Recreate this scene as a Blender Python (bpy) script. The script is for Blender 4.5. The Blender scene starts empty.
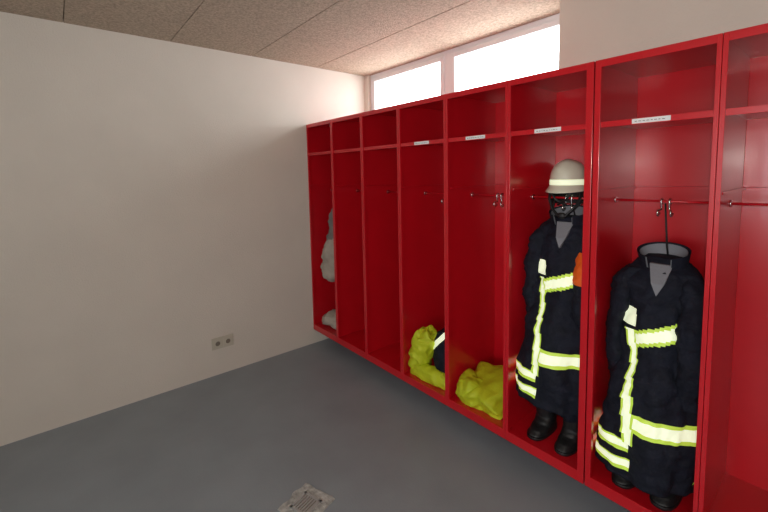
import bpy, bmesh, math, random
from mathutils import Vector, Matrix, noise
random.seed(3)
sc = bpy.context.scene
try:
    sc.view_settings.view_transform = 'Standard'
except Exception: pass

# ---------------- materials ----------------
def mat(name, col, rough=0.6, metal=0.0, noise_amt=0.0, nscale=8.0, bump=0.0, bscale=60.0, coat=0.0, emit=None, estr=0.0, spec=0.5, detail=6.0):
    m = bpy.data.materials.new(name); m.use_nodes = True
    nt = m.node_tree; b = nt.nodes['Principled BSDF']
    b.inputs['Base Color'].default_value = (*col, 1)
    b.inputs['Roughness'].default_value = rough
    b.inputs['Metallic'].default_value = metal
    b.inputs['Specular IOR Level'].default_value = spec
    b.inputs['Coat Weight'].default_value = coat
    b.inputs['Coat Roughness'].default_value = 0.14
    if emit:
        b.inputs['Emission Color'].default_value = (*emit, 1)
        b.inputs['Emission Strength'].default_value = estr
    tc = nt.nodes.new('ShaderNodeTexCoord')
    if noise_amt > 0:
        n = nt.nodes.new('ShaderNodeTexNoise'); n.inputs['Scale'].default_value = nscale; n.inputs['Detail'].default_value = detail
        nt.links.new(tc.outputs['Object'], n.inputs['Vector'])
        r = nt.nodes.new('ShaderNodeValToRGB')
        r.color_ramp.elements[0].position = 0.3; r.color_ramp.elements[1].position = 0.7
        r.color_ramp.elements[0].color = (*[max(0, c*(1-noise_amt)) for c in col], 1)
        r.color_ramp.elements[1].color = (*[min(1, c*(1+noise_amt)) for c in col], 1)
        nt.links.new(n.outputs['Fac'], r.inputs['Fac'])
        nt.links.new(r.outputs['Color'], b.inputs['Base Color'])
    if bump > 0:
        n2 = nt.nodes.new('ShaderNodeTexNoise'); n2.inputs['Scale'].default_value = bscale; n2.inputs['Detail'].default_value = 4
        nt.links.new(tc.outputs['Object'], n2.inputs['Vector'])
        bp = nt.nodes.new('ShaderNodeBump'); bp.inputs['Strength'].default_value = bump; bp.inputs['Distance'].default_value = 0.01
        nt.links.new(n2.outputs['Fac'], bp.inputs['Height']); nt.links.new(bp.outputs['Normal'], b.inputs['Normal'])
    return m

M_wall = mat('white_plaster', (0.75, 0.69, 0.61), 0.9, noise_amt=0.03, nscale=2.5, bump=0.25, bscale=120)
M_floor = mat('grey_epoxy', (0.285, 0.332, 0.368), 0.42, noise_amt=0.07, nscale=3.0, bump=0.08, bscale=90)
M_ceil = mat('wood_wool_board', (0.49, 0.39, 0.295), 0.95, noise_amt=0.26, nscale=70, bump=0.6, bscale=150)
M_gap = mat('joint_dark', (0.17, 0.13, 0.10), 0.9)
M_red = mat('red_powder_coat', (0.60, 0.006, 0.015), 0.28, noise_amt=0.04, nscale=5, coat=0.4, bump=0.03, bscale=300)
M_steel = mat('steel', (0.7, 0.7, 0.7), 0.25, metal=1.0)
M_white = mat('white_pvc', (0.82, 0.84, 0.87), 0.35)
M_label = mat('label_paper', (0.85, 0.85, 0.85), 0.5)
M_ink = mat('label_ink', (0.08, 0.08, 0.09), 0.6)
M_navy = mat('navy_aramid', (0.008, 0.010, 0.020), 0.8, noise_amt=0.3, nscale=20, bump=0.5, bscale=60, spec=0.3)
M_black = mat('black_leather', (0.010, 0.010, 0.011), 0.5, bump=0.3, bscale=60)
M_lime = mat('lime_trim_glow', (0.62, 0.85, 0.08), 0.5, emit=(0.6, 0.9, 0.1), estr=0.25)  # lime edging with a weak glow put into the material
M_retro = mat('retro_silver_glow', (0.85, 0.88, 0.72), 0.4, emit=(0.9, 1.0, 0.65), estr=0.55)  # emission stands in for flash light thrown back by the strips
M_hivis = mat('hi_vis_yellow', (0.56, 0.64, 0.015), 0.6, noise_amt=0.08, nscale=9, bump=0.4, bscale=30)
M_orange = mat('orange_tag', (0.95, 0.14, 0.01), 0.6)
M_grey = mat('grey_lining', (0.24, 0.25, 0.28), 0.8, bump=0.2)
M_helm = mat('helmet_ivory', (0.74, 0.72, 0.58), 0.3, coat=0.4, noise_amt=0.03)
M_cloth1 = mat('beige_cloth', (0.42, 0.37, 0.31), 0.9, noise_amt=0.12, nscale=12, bump=0.5, bscale=40)
M_cloth2 = mat('dark_grey_cloth', (0.19, 0.18, 0.17), 0.9, noise_amt=0.12, nscale=12, bump=0.5, bscale=40)
M_socket = mat('socket_plastic', (0.60, 0.56, 0.46), 0.4)
M_sdark = mat('socket_recess', (0.22, 0.19, 0.15), 0.5)
M_cement = mat('cement_patch', (0.46, 0.47, 0.45), 0.9, noise_amt=0.35, nscale=28, bump=0.6, bscale=70)
M_grate = mat('drain_grate', (0.46, 0.47, 0.47), 0.45, metal=0.3)
mg = bpy.data.materials.new('window_glass'); mg.use_nodes = True
nt = mg.node_tree; nt.nodes.clear()
o = nt.nodes.new('ShaderNodeOutputMaterial'); tr = nt.nodes.new('ShaderNodeBsdfTransparent'); gl = nt.nodes.new('ShaderNodeBsdfGlossy')
gl.inputs['Roughness'].default_value = 0.02; mx = nt.nodes.new('ShaderNodeMixShader'); mx.inputs[0].default_value = 0.06
nt.links.new(tr.outputs[0], mx.inputs[1]); nt.links.new(gl.outputs[0], mx.inputs[2]); nt.links.new(mx.outputs[0], o.inputs[0])
M_glass = mg

# ---------------- helpers ----------------
def box(bm, a, b, mi=0):
    x0, y0, z0 = a; x1, y1, z1 = b
    vs = [bm.verts.new(p) for p in [(x0,y0,z0),(x1,y0,z0),(x1,y1,z0),(x0,y1,z0),(x0,y0,z1),(x1,y0,z1),(x1,y1,z1),(x0,y1,z1)]]
    for f in [(0,3,2,1),(4,5,6,7),(0,1,5,4),(1,2,6,5),(2,3,7,6),(3,0,4,7)]:
        fc = bm.faces.new([vs[i] for i in f]); fc.material_index = mi

def finish(bm, name, mats, smooth=False, bevel=0.0, parent=None):
    bmesh.ops.recalc_face_normals(bm, faces=bm.faces)
    me = bpy.data.meshes.new(name); bm.to_mesh(me); bm.free()
    for m in mats: me.materials.append(m)
    ob = bpy.data.objects.new(name, me); sc.collection.objects.link(ob)
    if smooth:
        for p in me.polygons: p.use_smooth = True
    if bevel > 0:
        md = ob.modifiers.new('bevel', 'BEVEL'); md.width = bevel; md.segments = 2; md.limit_method = 'ANGLE'
    if parent: ob.parent = parent
    return ob

def empty(name, loc=(0,0,0)):
    e = bpy.data.objects.new(name, None); e.location = loc; e.empty_display_size = 0.1
    sc.collection.objects.link(e); return e

def pathtube(bm, pts, r, seg=8, mi=0, closed=False):
    pts = [Vector(p) for p in pts]; rings = []; n = len(pts)
    for i, p in enumerate(pts):
        a = pts[i-1] if (i > 0 or closed) else p
        b = pts[(i+1) % n] if (i < n-1 or closed) else p
        t = (b-a).normalized()
        ref = Vector((0,0,1)) if abs(t.z) < 0.9 else Vector((1,0,0))
        u = t.cross(ref).normalized(); v = t.cross(u)
        rings.append([bm.verts.new(p + (u*math.cos(2*math.pi*k/seg) + v*math.sin(2*math.pi*k/seg))*r) for k in range(seg)])
    m = n if closed else n-1
    for i in range(m):
        A, B = rings[i], rings[(i+1) % n]
        for k in range(seg):
            f = bm.faces.new([A[k], A[(k+1)%seg], B[(k+1)%seg], B[k]]); f.material_index = mi; f.smooth = True
    if not closed:
        for R in (rings[0], rings[-1]):
            f = bm.faces.new(R); f.material_index = mi

def sm(t): return t*t*(3-2*t)
def loft(bm, secs, rows=70, seg=72, fold=0.06, freq=3, seed=0.0, matf=None, nz=0.02, nfreq=9.0, sq=2.0, clampx=None):
    """secs: (z,cx,cy,rx,ry) top to bottom"""
    rings = []
    z0, z1 = secs[0][0], secs[-1][0]
    for i in range(rows+1):
        z = z0 + (z1-z0)*i/rows
        for j in range(len(secs)-1):
            if secs[j][0] >= z >= secs[j+1][0]-1e-9:
                t = (secs[j][0]-z)/max(1e-9, secs[j][0]-secs[j+1][0]); break
        t = sm(t)*0.6 + t*0.4
        s = [secs[j][k]*(1-t)+secs[j+1][k]*t for k in range(5)]
        ring = []
        for k in range(seg):
            th = 2*math.pi*k/seg
            c, sn = math.cos(th), math.sin(th)
            e = 2.0/sq
            cc = math.copysign(abs(c)**e, c); ss = math.copysign(abs(sn)**e, sn)
            g = i/rows
            amp = fold*(0.3+0.7*g)
            q = 1 + amp*math.sin(freq*th + seed + 1.3*math.sin(3*z+seed)) + 0.5*amp*math.sin((2*freq+1)*th + 2*seed + 5*z)
            x = s[1] + s[3]*cc*q; y = s[2] - s[4]*ss*q
            d = noise.noise(Vector((x*nfreq+seed, y*nfreq, z*nfreq*0.8)))*nz + abs(noise.noise(Vector((x*nfreq*2.3, y*nfreq*2.3+seed, z*nfreq*2))))*nz*0.7
            X = x + d*cc
            if clampx: X = max(clampx[0], min(clampx[1], X))
            ring.append(bm.verts.new((X, y - d*ss, z)))
        rings.append(ring)
    for i in range(rows):
        z = z0 + (z1-z0)*(i+0.5)/rows
        for k in range(seg):
            f = bm.faces.new([rings[i][k], rings[i][(k+1)%seg], rings[i+1][(k+1)%seg], rings[i+1][k]])
            f.smooth = True
            if matf:
                f.material_index = matf(math.degrees(2*math.pi*(k+0.5)/seg), z)
    f = bm.faces.new(rings[0]); f.smooth = False
    f2 = bm.faces.new(rings[-1]); f2.smooth = False
    if matf: f.material_index = matf(90, z0); f2.material_index = 0

def heap(bm, c, r, seed=0, amp=0.25, freq=5.0, flat=None, mi=0, matf=None, tilt=None, sub=5, sq=2.4):
    """crumpled heap of cloth: creased noise on a superellipsoid, squashed on the surface it lies on"""
    t = bmesh.new(); bmesh.ops.create_icosphere(t, subdivisions=sub, radius=1.0)
    vm = {}
    for v in t.verts:
        p = v.co.copy()
        n = (abs(p.x)**sq + abs(p.y)**sq + abs(p.z)**sq)**(1/sq); p /= n
        q = Vector((p.x*r[0], p.y*r[1], p.z*r[2]))
        s = Vector((q.x*freq+seed*3.1, q.y*freq+seed, q.z*freq*1.2))
        ridg = 1-abs(noise.noise(s))*2.2
        ridg2 = 1-abs(noise.noise(s*2.3+Vector((5,3,1))))*2.2
        k = 1 + amp*(ridg-0.6) + amp*0.45*(ridg2-0.6) + amp*0.6*noise.noise(s*0.6)
        q = q*k
        if tilt: q = tilt @ q
        q = q + Vector(c)
        if flat is not None and q.z < flat: q.z = flat
        vm[v.index] = bm.verts.new(q)
    for f in t.faces:
        vs = [vm[v.index] for v in f.verts]
        try: nf = bm.faces.new(vs)
        except ValueError: continue
        nf.smooth = True
        ce = sum((v.co for v in vs), Vector())/3
        nf.material_index = matf(ce) if matf else mi
    t.free()

# ---------------- room ----------------
CH = 2.58; D = 0.70; LY = 0.51; XR = 5.2; YB = -4.0
bm = bmesh.new(); box(bm, (-0.2, YB-0.2, -0.15), (XR+0.2, 1.0, 0)); finish(bm, 'floor', [M_floor])
bm = bmesh.new()
box(bm, (-0.2, YB-0.2, CH+0.025), (XR+0.2, 1.0, CH+0.2), 1)
ty = D+0.02
j = 0
while ty > YB:
    tx = -0.01 - (0.6 if j % 2 else 0.0)
    while tx < XR:
        a = max(tx, 0.0); b = min(tx+1.2, XR); c0 = max(ty-0.6, YB)
        if b-a > 0.02: box(bm, (a+0.002, c0+0.002, CH), (b-0.002, ty-0.002, CH+0.026), 0)
        tx += 1.2
    ty -= 0.6; j += 1
finish(bm, 'ceiling', [M_ceil, M_gap], bevel=0.003)
bm = bmesh.new(); box(bm, (-0.2, YB-0.2, 0), (0, 1.0, CH+0.03)); finish(bm, 'wall_left', [M_wall])
bm = bmesh.new()
SILL = 1.92; CX = 2.086
box(bm, (0, LY, 0), (CX, 0.9, SILL))
box(bm, (CX, LY, 0), (XR, 0.9, CH+0.03))
box(bm, (0, D-0.02, SILL), (0.06, 0.9, CH+0.03))
finish(bm, 'wall_back', [M_wall])
bm = bmesh.new(); box(bm, (XR, YB-0.2, 0), (XR+0.2, 1.0, CH+0.03)); finish(bm, 'wall_right', [M_wall])
bm = bmesh.new()
wx0, wx1, wz0, wz1 = 2.4, 4.8, 0.9, 2.1  # opening added behind the camera to let in fill light
box(bm, (0, YB-0.2, 0), (wx0, YB, CH+0.03)); box(bm, (wx1, YB-0.2, 0), (XR, YB, CH+0.03))
box(bm, (wx0, YB-0.2, 0), (wx1, YB, wz0)); box(bm, (wx0, YB-0.2, wz1), (wx1, YB, CH+0.03))
finish(bm, 'wall_front', [M_wall])

def window(name, x0, x1, z0, z1, y0, y1, fw=0.04, sash=0.035):
    bm = bmesh.new(); dy = y1-y0
    def ring(a0, a1, b0, b1, w, ya, yb, mi):
        box(bm, (a0, ya, b0), (a0+w, yb, b1), mi); box(bm, (a1-w, ya, b0), (a1, yb, b1), mi)
        box(bm, (a0+w, ya, b0), (a1-w, yb, b0+w), mi); box(bm, (a0+w, ya, b1-w), (a1-w, yb, b1), mi)
    ring(x0, x1, z0, z1, fw, y0+0.012, y1, 0)
    ring(x0+fw, x1-fw, z0+fw, z1-fw, sash, y0, y1-0.015, 0)
    ymid = (y0+y1)/2
    box(bm, (x0+fw+sash-0.004, ymid-0.003, z0+fw+sash-0.004), (x1-fw-sash+0.004, ymid+0.003, z1-fw-sash+0.004), 1)
    return finish(bm, name, [M_white, M_glass], bevel=0.003)
window('window_1', 0.06, 1.073, SILL, CH, D, D+0.07)
window('window_2', 1.073, CX, SILL, CH, D, D+0.07)
window('added_fill_window_3', wx0, (wx0+wx1)/2, wz0, wz1, YB-0.1, YB-0.03)  # unseen window, added as a fill light source
window('added_fill_window_4', (wx0+wx1)/2, wx1, wz0, wz1, YB-0.1, YB-0.03)  # second half of the added fill window, also unseen

# ---------------- lockers ----------------
W = 0.415; ZB, ZT = 0.14, 2.056; DEP = 0.5
def locker(x0, label=True, endr=False, endl=False):
    bm = bmesh.new(); g = 0.0008
    xa, xb = x0+g, x0+W-g
    t = 0.003
    fl = 0.024 if endl else 0.015; fr = 0.03 if endr else 0.015
    box(bm, (xa, 0.01, ZB+0.01), (xa+t, DEP, ZT-0.002)); box(bm, (xb-t, 0.01, ZB+0.01), (xb, DEP, ZT-0.002))
    box(bm, (xa+t, DEP-t, ZB+0.01), (xb-t, DEP, ZT-0.002))
    box(bm, (xa, 0.0, ZT-0.004), (xb, DEP, ZT))
    box(bm, (xa+t, 0.003, ZB+0.045), (xb-t, DEP-t, ZB+0.05))
    box(bm, (xa, 0, ZB), (xa+fl, 0.022, ZT-0.004)); box(bm, (xb-fr, 0, ZB), (xb, 0.022, ZT-0.004))
    box(bm, (xa+fl, 0, ZT-0.03), (xb-fr, 0.02, ZT-0.004))
    box(bm, (xa+fl, 0, ZB), (xb-fr, 0.02, ZB+0.052))
    box(bm, (xa, 0.02, ZB), (xb, 0.06, ZB+0.004)); box(bm, (xa, DEP-0.04, ZB), (xb, DEP, ZB+0.01))
    zs = 1.80
    box(bm, (xa+t, 0.012, zs-0.002), (xb-t, DEP-t, zs)); box(bm, (xa+t, 0.010, zs-0.024), (xb-t, 0.016, zs))
    zf = 1.505
    box(bm, (xa+t, DEP-t-0.022, zf-0.006), (xb-t, DEP-t, zf+0.006))
    box(bm, (xa+t, 0.03, zf-0.005), (xa+t+0.014, DEP-t, zf+0.005)); box(bm, (xb-t-0.014, 0.03, zf-0.005), (xb-t, DEP-t, zf+0.005))
    ob = finish(bm, 'red_steel_locker', [M_red], bevel=0.0012)
    # thin red rail with a steel double hook
    bm = bmesh.new(); yr, zr = 0.25, 1.455; xm = (xa+xb)/2
    pathtube(bm, [(xa+t, yr, zr), (xb-t, yr, zr)], 0.0055, 10, 1)
    for s in (xa+t+0.003, xb-t-0.003):
        pathtube(bm, [(s-0.003, yr, zr), (s+0.003, yr, zr)], 0.014, 14, 0)
    for off in (-0.015, 0.015):
        pts = []
        for k in range(13):
            a = math.radians(-60 + 240*k/12); pts.append((xm+off, yr+0.012*math.cos(a), zr+0.012*math.sin(a)))
        pts += [(xm+off, yr-0.010, zr-0.02), (xm+off, yr-0.004, zr-0.035)]
        for k in range(9):
            a = math.radians(150 + 200*k/8); pts.append((xm+off*1.6, yr-0.012+0.016*math.cos(a), zr-0.048+0.016*math.sin(a)))
        pathtube(bm, pts, 0.0045, 8)
    finish(bm, 'coat_rail', [M_steel, M_red], parent=ob)
    if label:
        bm = bmesh.new()
        box(bm, (xm-0.065, 0.0085, zs-0.021), (xm+0.065, 0.0101, zs-0.002), 0)
        xx = xm-0.055
        while xx < xm+0.05:
            w = random.uniform(0.004, 0.010); box(bm, (xx, 0.0080, zs-0.0130), (xx+w, 0.0086, zs-0.0110), 1); xx += w+0.005
        finish(bm, 'name_label', [M_label, M_ink], parent=ob)
    return ob
X0 = 0.004
for i in range(6): locker(X0+i*W, label=i in (3, 4, 5), endr=(i == 5))
X7 = X0+6*W+0.004
for i in range(2): locker(X7+i*W, endl=(i == 0))
FZ = ZB+0.0505

# ---------------- turnout gear ----------------
def suit(bx, dz=0.0, tag=True, seed=0.0):
    """bx: left inner side of bay"""
    jk = empty('firefighter_turnout_suit', (0, 0, 0))
    cx = bx+0.205
    def body(th, z):
        z = z-dz; th = th % 360
        def band(c, w=0.03):
            d = abs(z-c)
            return 2 if d < w*0.6 else (1 if d < w else None)
        edge = 120 - 42*(1.05-z)
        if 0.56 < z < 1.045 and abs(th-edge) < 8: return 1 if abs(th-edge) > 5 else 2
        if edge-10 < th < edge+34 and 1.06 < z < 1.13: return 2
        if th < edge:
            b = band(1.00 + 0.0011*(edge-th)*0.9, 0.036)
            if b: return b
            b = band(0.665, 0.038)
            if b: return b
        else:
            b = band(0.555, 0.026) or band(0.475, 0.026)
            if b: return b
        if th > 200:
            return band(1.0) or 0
        return 0
    bm = bmesh.new()
    loft(bm, [(1.36+dz, cx, 0.285, 0.06, 0.045), (1.335+dz, cx, 0.28, 0.10, 0.06), (1.30+dz, cx, 0.26, 0.135, 0.08), (1.24+dz, cx, 0.245, 0.155, 0.095),
              (1.0+dz, cx, 0.22, 0.150, 0.11), (0.75+dz, cx-0.005, 0.18, 0.165, 0.13), (0.55+dz, cx-0.016, 0.14, 0.178, 0.132), (0.41+dz, cx-0.018, 0.135, 0.178, 0.128)],
         rows=130, seg=120, fold=0.055, freq=5, seed=seed, matf=body, nz=0.024, clampx=(bx+0.008, bx+0.405))
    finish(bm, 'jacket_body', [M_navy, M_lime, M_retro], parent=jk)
    bm = bmesh.new()
    for (rr, m, h) in ((0.078, 0, 0.075), (0.070, 1, 0.068)):
        R = []
        for lv in range(5):
            ring = []
            for k in range(33):
                a = math.radians(-60 + 300*k/32)          # gap centred on 270 deg = front
                q = rr*(1+0.15*lv/4)
                ring.append(bm.verts.new((cx+q*1.1*math.cos(a), 0.26+q*math.sin(a)*0.9 - 0.012*lv/4, 1.315+dz+h*lv/4 + 0.025*math.sin(a))))
            R.append(ring)
        for i in range(4):
            for k in range(32):
                f = bm.faces.new([R[i][k], R[i][k+1], R[i+1][k+1], R[i+1][k]]); f.material_index = m; f.smooth = True
    v = [(-0.035, 0.196, 1.335), (0.05, 0.196, 1.335), (0.035, 0.140, 1.26), (0.012, 0.126, 1.21), (-0.012, 0.140, 1.26)]
    a = [bm.verts.new((cx+p[0], p[1], p[2]+dz)) for p in v]; b = [bm.verts.new((cx+p[0], p[1]+0.02, p[2]+dz)) for p in v]
    f = bm.faces.new(a); f.material_index = 1; f = bm.faces.new(b[::-1]); f.material_index = 1
    for k in range(5):
        f = bm.faces.new([a[k], b[k], b[(k+1)%5], a[(k+1)%5]]); f.material_index = 1
    finish(bm, 'collar', [M_navy, M_grey], parent=jk)
    bm = bmesh.new()
    loft(bm, [(1.305+dz, cx-0.10, 0.245, 0.035, 0.045), (1.24+dz, cx-0.135, 0.225, 0.05, 0.062), (1.05+dz, cx-0.15, 0.20, 0.045, 0.075), (0.95+dz, cx-0.15, 0.19, 0.045, 0.065),
              (0.80+dz, cx-0.135, 0.19, 0.044, 0.05)], rows=60, seg=40, fold=0.06, freq=3, seed=seed+2, matf=lambda th, z: 0, nz=0.02, nfreq=14, clampx=(bx+0.006, 9))
    finish(bm, 'sleeve_left', [M_navy], parent=jk)
    def orr(th, z):
        return 1 if tag and 1.05 < z-dz < 1.20 and 60 < th % 360 < 190 else 0
    bm = bmesh.new()
    loft(bm, [(1.305+dz, cx+0.10, 0.245, 0.035, 0.045), (1.24+dz, cx+0.13, 0.22, 0.05, 0.062), (1.10+dz, cx+0.14, 0.14, 0.045, 0.06), (0.95+dz, cx+0.142, 0.13, 0.045, 0.055),
              (0.76+dz, cx+0.135, 0.16, 0.045, 0.05)], rows=60, seg=40, fold=0.06, freq=3, seed=seed+4, matf=orr, nz=0.02, nfreq=14, clampx=(-9, bx+0.406))
    finish(bm, 'sleeve_right', [M_navy, M_orange], parent=jk)
    bm = bmesh.new()
    pathtube(bm, [(cx, 0.325, 1.34+dz), (cx, 0.30, 1.40+dz), (cx, 0.25, 1.445)], 0.004, 8)
    finish(bm, 'hanging_loop', [M_black], parent=jk)
    bm = bmesh.new()
    for s in (-1, 1):
        loft(bm, [(0.80+dz, cx+s*0.06, 0.25, 0.075, 0.07), (0.48+dz, cx+s*0.065, 0.22, 0.07, 0.075), (0.39+dz*0.2, cx+s*0.068, 0.20, 0.066, 0.072), (0.325, cx+s*0.07, 0.20, 0.064, 0.07)],
             rows=50, seg=40, fold=0.07, freq=3, seed=seed+s, nz=0.018, nfreq=14, matf=lambda th, z: 0)
    finish(bm, 'trousers', [M_navy], parent=jk)
    bt = empty('firefighter_boots', (0, 0, 0))
    for s in (-1, 1):
        bm = bmesh.new(); bxx = cx+s*0.075
        loft(bm, [(0.322, bxx, 0.20, 0.048, 0.058), (0.27, bxx, 0.20, 0.045, 0.055), (0.245, bxx, 0.19, 0.044, 0.07), (0.225, bxx, 0.165, 0.045, 0.10), (0.206, bxx, 0.155, 0.048, 0.11), (FZ+0.012, bxx, 0.155, 0.048, 0.112)],
             rows=40, seg=40, fold=0.01, freq=3, nz=0.006, matf=lambda th, z: 0, sq=2.4)
        loft(bm, [(FZ+0.014, bxx, 0.155, 0.051, 0.116), (FZ+0.0005, bxx, 0.155, 0.051, 0.116)], rows=2, seg=40, fold=0, nz=0, matf=lambda th, z: 0, sq=2.6)
        finish(bm, 'boot', [M_black], parent=bt)

def helmet(cx, cy, z0):
    e = empty('firefighter_helmet', (cx, cy, z0))
    bm = bmesh.new(); seg = 64
    rows = []
    for i in range(19):
        a = math.pi/2*i/18; rows.append((math.sin(a)**0.85*0.90, 0.042+0.098*math.cos(a), 0))
    rows += [(0.912, 0.040, 1), (0.915, 0.012, 1), (0.93, 0.008, 0), (0.98, 0.0, 0), (1.08, -0.010, 0), (1.09, -0.014, 0), (1.05, -0.014, 0), (0.9, -0.004, 2), (0.84, 0.02, 2)]
    R = []
    for (q, z, m) in rows:
        ring = []
        for k in range(seg):
            th = 2*math.pi*k/seg; x = 0.094*q*math.cos(th); y = -0.118*q*math.sin(th)
            zz = z + math.exp(-(x/0.020)**2)*0.005*max(0, min(1, (z-0.06)/0.06))
            if z <= 0.0: 
                y *= 1.06 if y < 0 else 1.02
                zz += -0.014*max(0, math.sin(th))*(q-0.9)*5
            ring.append(bm.verts.new((x, y, zz)))
        R.append(ring)
    for i in range(len(R)-1):
        m0, m1 = rows[i][2], rows[i+1][2]
        mi = 2 if 2 in (m0, m1) else min(m0, m1)
        for k in range(seg):
            f = bm.faces.new([R[i][k], R[i][(k+1)%seg], R[i+1][(k+1)%seg], R[i+1][k]]); f.smooth = True; f.material_index = mi
    bmesh.ops.remove_doubles(bm, verts=bm.verts, dist=0.0002)
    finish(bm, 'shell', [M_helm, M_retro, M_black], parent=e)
    bm = bmesh.new()
    pts = [(0.082*math.cos(a), -0.10*math.sin(a), -0.022) for a in [2*math.pi*k/32 for k in range(32)]]
    pathtube(bm, pts, 0.009, 8, closed=True)
    for s in (-1, 1):
        pathtube(bm, [(s*0.082, -0.03, -0.015), (s*0.078, -0.045, -0.06), (s*0.055, -0.06, -0.11), (s*0.02, -0.07, -0.145), (0, -0.07, -0.152)], 0.007, 8)
        pathtube(bm, [(s*0.080, 0.05, -0.015), (s*0.072, 0.0, -0.07), (s*0.055, -0.05, -0.11)], 0.006, 8)
        pathtube(bm, [(s*0.05, -0.088, -0.02), (s*0.03, -0.08, -0.06), (-s*0.02, -0.07, -0.09)], 0.006, 8)
    heap(bm, (0, -0.070, -0.145), (0.020, 0.012, 0.016), seed=2, amp=0.1, sub=3)
    G = []
    for i in range(7):
        G.append([bm.verts.new((0.084*math.cos(a)*(1+0.03*i+0.02*math.sin(9*a)), 0.10*math.sin(a), -0.02-0.012*i)) for a in [math.pi*(0.0+k/28) for k in range(29)]])
    for i in range(6):
        for k in range(28):
            f = bm.faces.new([G[i][k], G[i][k+1], G[i+1][k+1], G[i+1][k]]); f.smooth = True
    finish(bm, 'harness', [M_black], parent=e)
    return e
b6 = X0+5*W
suit(b6, 0.0, True, 0.4)
helmet(b6+0.195, 0.26, 1.512)
suit(X7, -0.15, False, 1.7)

# ---------------- hi-vis garments ----------------
b5 = X0+4*W
bm = bmesh.new()
T = Matrix.Rotation(math.radians(15), 3, 'X') @ Matrix.Rotation(math.radians(-6), 3, 'Y')
heap(bm, (b5+0.185, 0.20, FZ+0.072), (0.165, 0.18, 0.078), seed=1.0, amp=0.15, freq=6, flat=FZ+0.001, sub=6, tilt=T, sq=4.5)
heap(bm, (b5+0.095, 0.11, FZ+0.08), (0.08, 0.09, 0.085), seed=3.0, amp=0.2, freq=8, flat=FZ+0.001, sub=5, sq=3)
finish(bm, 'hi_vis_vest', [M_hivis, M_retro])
b4 = X0+3*W
bm = bmesh.new()
heap(bm, (b4+0.097, 0.108, FZ+0.15), (0.080, 0.088, 0.215), seed=4.2, amp=0.22, freq=7, flat=FZ+0.001, sub=6, sq=2.3,
     tilt=Matrix.Rotation(math.radians(18), 3, 'Y'))
heap(bm, (b4+0.20, 0.078, FZ+0.04), (0.165, 0.048, 0.06), seed=6.2, amp=0.2, freq=8, flat=FZ+0.001, sub=5)
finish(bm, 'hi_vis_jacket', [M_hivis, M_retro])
bm = bmesh.new()
n = Vector((0.8, 0.2, -0.75)).normalized(); c0 = n.dot(Vector((b4+0.24, 0.1, FZ+0.27)))
heap(bm, (b4+0.275, 0.18, FZ+0.19), (0.09, 0.105, 0.185), seed=8.0, amp=0.14, freq=6, flat=FZ+0.001, sub=6,
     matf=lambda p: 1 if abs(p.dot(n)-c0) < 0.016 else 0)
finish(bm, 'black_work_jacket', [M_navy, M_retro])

# ---------------- bay 1 garments ----------------
bm = bmesh.new(); e1 = X0
loft(bm, [(1.42, e1+0.20, 0.26, 0.012, 0.012), (1.36, e1+0.20, 0.25, 0.04, 0.04), (1.27, e1+0.20, 0.22, 0.075, 0.08), (1.08, e1+0.20, 0.19, 0.10, 0.10), (0.92, e1+0.18, 0.15, 0.115, 0.10), (0.76, e1+0.17, 0.14, 0.115, 0.09), (0.66, e1+0.16, 0.14, 0.085, 0.075), (0.62, e1+0.16, 0.14, 0.04, 0.04)],
     rows=70, seg=56, fold=0.06, freq=4, nz=0.035, nfreq=11, seed=5, matf=lambda th, z: 1 if z > 1.0 + 0.03*math.sin(math.radians(th)*2) else 0)
finish(bm, 'hanging_cloth_bag', [M_cloth1, M_cloth2])
bm = bmesh.new()
heap(bm, (e1+0.19, 0.13, FZ+0.06), (0.14, 0.10, 0.08), seed=9, amp=0.25, freq=8, flat=FZ+0.001, sub=5)
finish(bm, 'folded_towel', [M_cloth1])

# ---------------- wall socket (on left wall) ----------------
bm = bmesh.new(); ys, zs = -0.835, 0.262
box(bm, (0.0, ys-0.085, zs-0.046), (0.009, ys+0.085, zs+0.046), 0)
for s in (-1, 1):
    yc = ys+s*0.0405
    box(bm, (0.009, yc-0.036, zs-0.038), (0.012, yc+0.036, zs+0.038), 0)
    c = bmesh.ops.create_cone(bm, cap_ends=True, segments=32, radius1=0.019, radius2=0.019, depth=0.002, matrix=Matrix.Translation((0.0125, yc, zs)) @ Matrix.Rotation(math.pi/2, 4, 'Y'))
    for f in {f for v in c['verts'] for f in v.link_faces}: f.material_index = 1
    ring = [(0.0135, yc+0.0205*math.cos(2*math.pi*k/32), zs+0.0205*math.sin(2*math.pi*k/32)) for k in range(32)]
    pathtube(bm, ring, 0.0022, 6, 0, closed=True)
finish(bm, 'wall_socket', [M_socket, M_sdark], bevel=0.001)

# ---------------- floor drain ----------------
bm = bmesh.new(); dx, dy = 1.60, -0.962
N = 48; ring0 = []
for k in range(N):
    a = 2*math.pi*k/N; r = 0.10/max(abs(math.cos(a)), abs(math.sin(a)))**0.75*(1+0.16*noise.noise(Vector((math.cos(a)*2, math.sin(a)*2, 1))))
    ring0.append((dx+r*math.cos(a+0.3), dy+r*math.sin(a+0.3)))
top = [bm.verts.new((x, y, 0.003)) for x, y in ring0]; bot = [bm.verts.new((x, y, 0.0)) for x, y in ring0]
bm.faces.new(top)
for k in range(N): bm.faces.new([top[k], top[(k+1)%N], bot[(k+1)%N], bot[k]])
Rz = Matrix.Rotation(0.3, 3, 'Z')
def rbox(a, b, mi):
    t0 = len(bm.verts); box(bm, a, b, mi); bm.verts.ensure_lookup_table()
    for v in bm.verts[t0:]:
        v.co = Rz @ v.co + Vector((dx, dy, 0))
s = 0.055
rbox((-s, -s, 0.001), (s, -s+0.012, 0.007), 1); rbox((-s, s-0.012, 0.001), (s, s, 0.007), 1)
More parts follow.
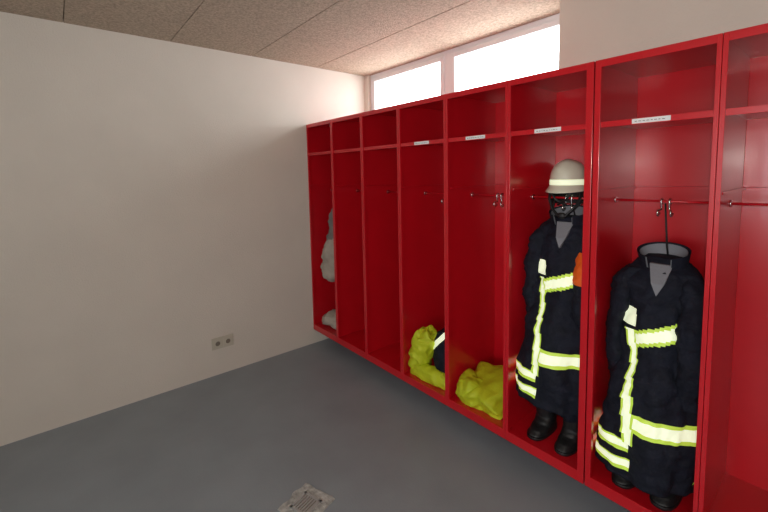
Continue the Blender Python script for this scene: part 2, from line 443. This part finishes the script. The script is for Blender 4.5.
rbox((-s, -s, 0.001), (-s+0.012, s, 0.007), 1); rbox((s-0.012, -s, 0.001), (s, s, 0.007), 1)
rbox((-s+0.01, -s+0.01, 0.001), (s-0.01, s-0.01, 0.004), 2)
for k in range(6):
    x = -s+0.016+k*0.0145; rbox((x, -s+0.01, 0.002), (x+0.008, s-0.01, 0.0065), 1)
finish(bm, 'floor_drain', [M_cement, M_grate, M_sdark])

# ---------------- light ----------------
w = bpy.data.worlds.new('overcast_sky'); sc.world = w; w.use_nodes = True
bg = w.node_tree.nodes['Background']; bg.inputs['Color'].default_value = (0.94, 0.97, 1.0, 1); bg.inputs['Strength'].default_value = 8.8
def portal(name, loc, rot, sx, sy):
    l = bpy.data.lights.new(name, 'AREA'); l.shape = 'RECTANGLE'; l.size = sx; l.size_y = sy; l.cycles.is_portal = True
    o = bpy.data.objects.new(name, l); o.location = loc; o.rotation_euler = rot; sc.collection.objects.link(o)
portal('daylight_portal_back', (1.07, D+0.085, (SILL+CH)/2), (-math.pi/2, 0, 0), 2.0, CH-SILL)
portal('fill_portal_front', ((wx0+wx1)/2, YB-0.12, (wz0+wz1)/2), (math.pi/2, 0, 0), wx1-wx0, wz1-wz0)  # samples sky light through the added fill windows

# ---------------- camera ----------------
C = Vector((3.23, -1.79, 1.60))
ang = math.radians(39.7); p = math.radians(5.0); ro = math.radians(1.15)
F = Vector((-math.cos(ang), math.sin(ang), 0)); R = Vector((math.sin(ang), math.cos(ang), 0)); Z = Vector((0, 0, 1))
fw = F*math.cos(p) - Z*math.sin(p); up = F*math.sin(p) + Z*math.cos(p)
r2 = R*math.cos(ro) - up*math.sin(ro); u2 = up*math.cos(ro) + R*math.sin(ro)
cd = bpy.data.cameras.new('camera'); cam = bpy.data.objects.new('camera', cd); sc.collection.objects.link(cam)
M = Matrix((r2, u2, -fw)).transposed().to_4x4(); M.translation = C
cam.matrix_world = M
cd.sensor_width = 36; cd.lens = 393/768*36; cd.shift_y = -48/768; cd.shift_x = 1/768; cd.clip_start = 0.02
sc.camera = cam
l = bpy.data.lights.new('camera_flash', 'AREA'); l.shape = 'RECTANGLE'; l.size = 0.05; l.size_y = 0.03; l.energy = 9; l.color = (1, 0.92, 0.82)
o = bpy.data.objects.new('camera_flash', l); sc.collection.objects.link(o)
Mf = M.copy(); Mf.translation = C + Vector((0, 0, 0.07)) - fw*0.03; o.matrix_world = Mf
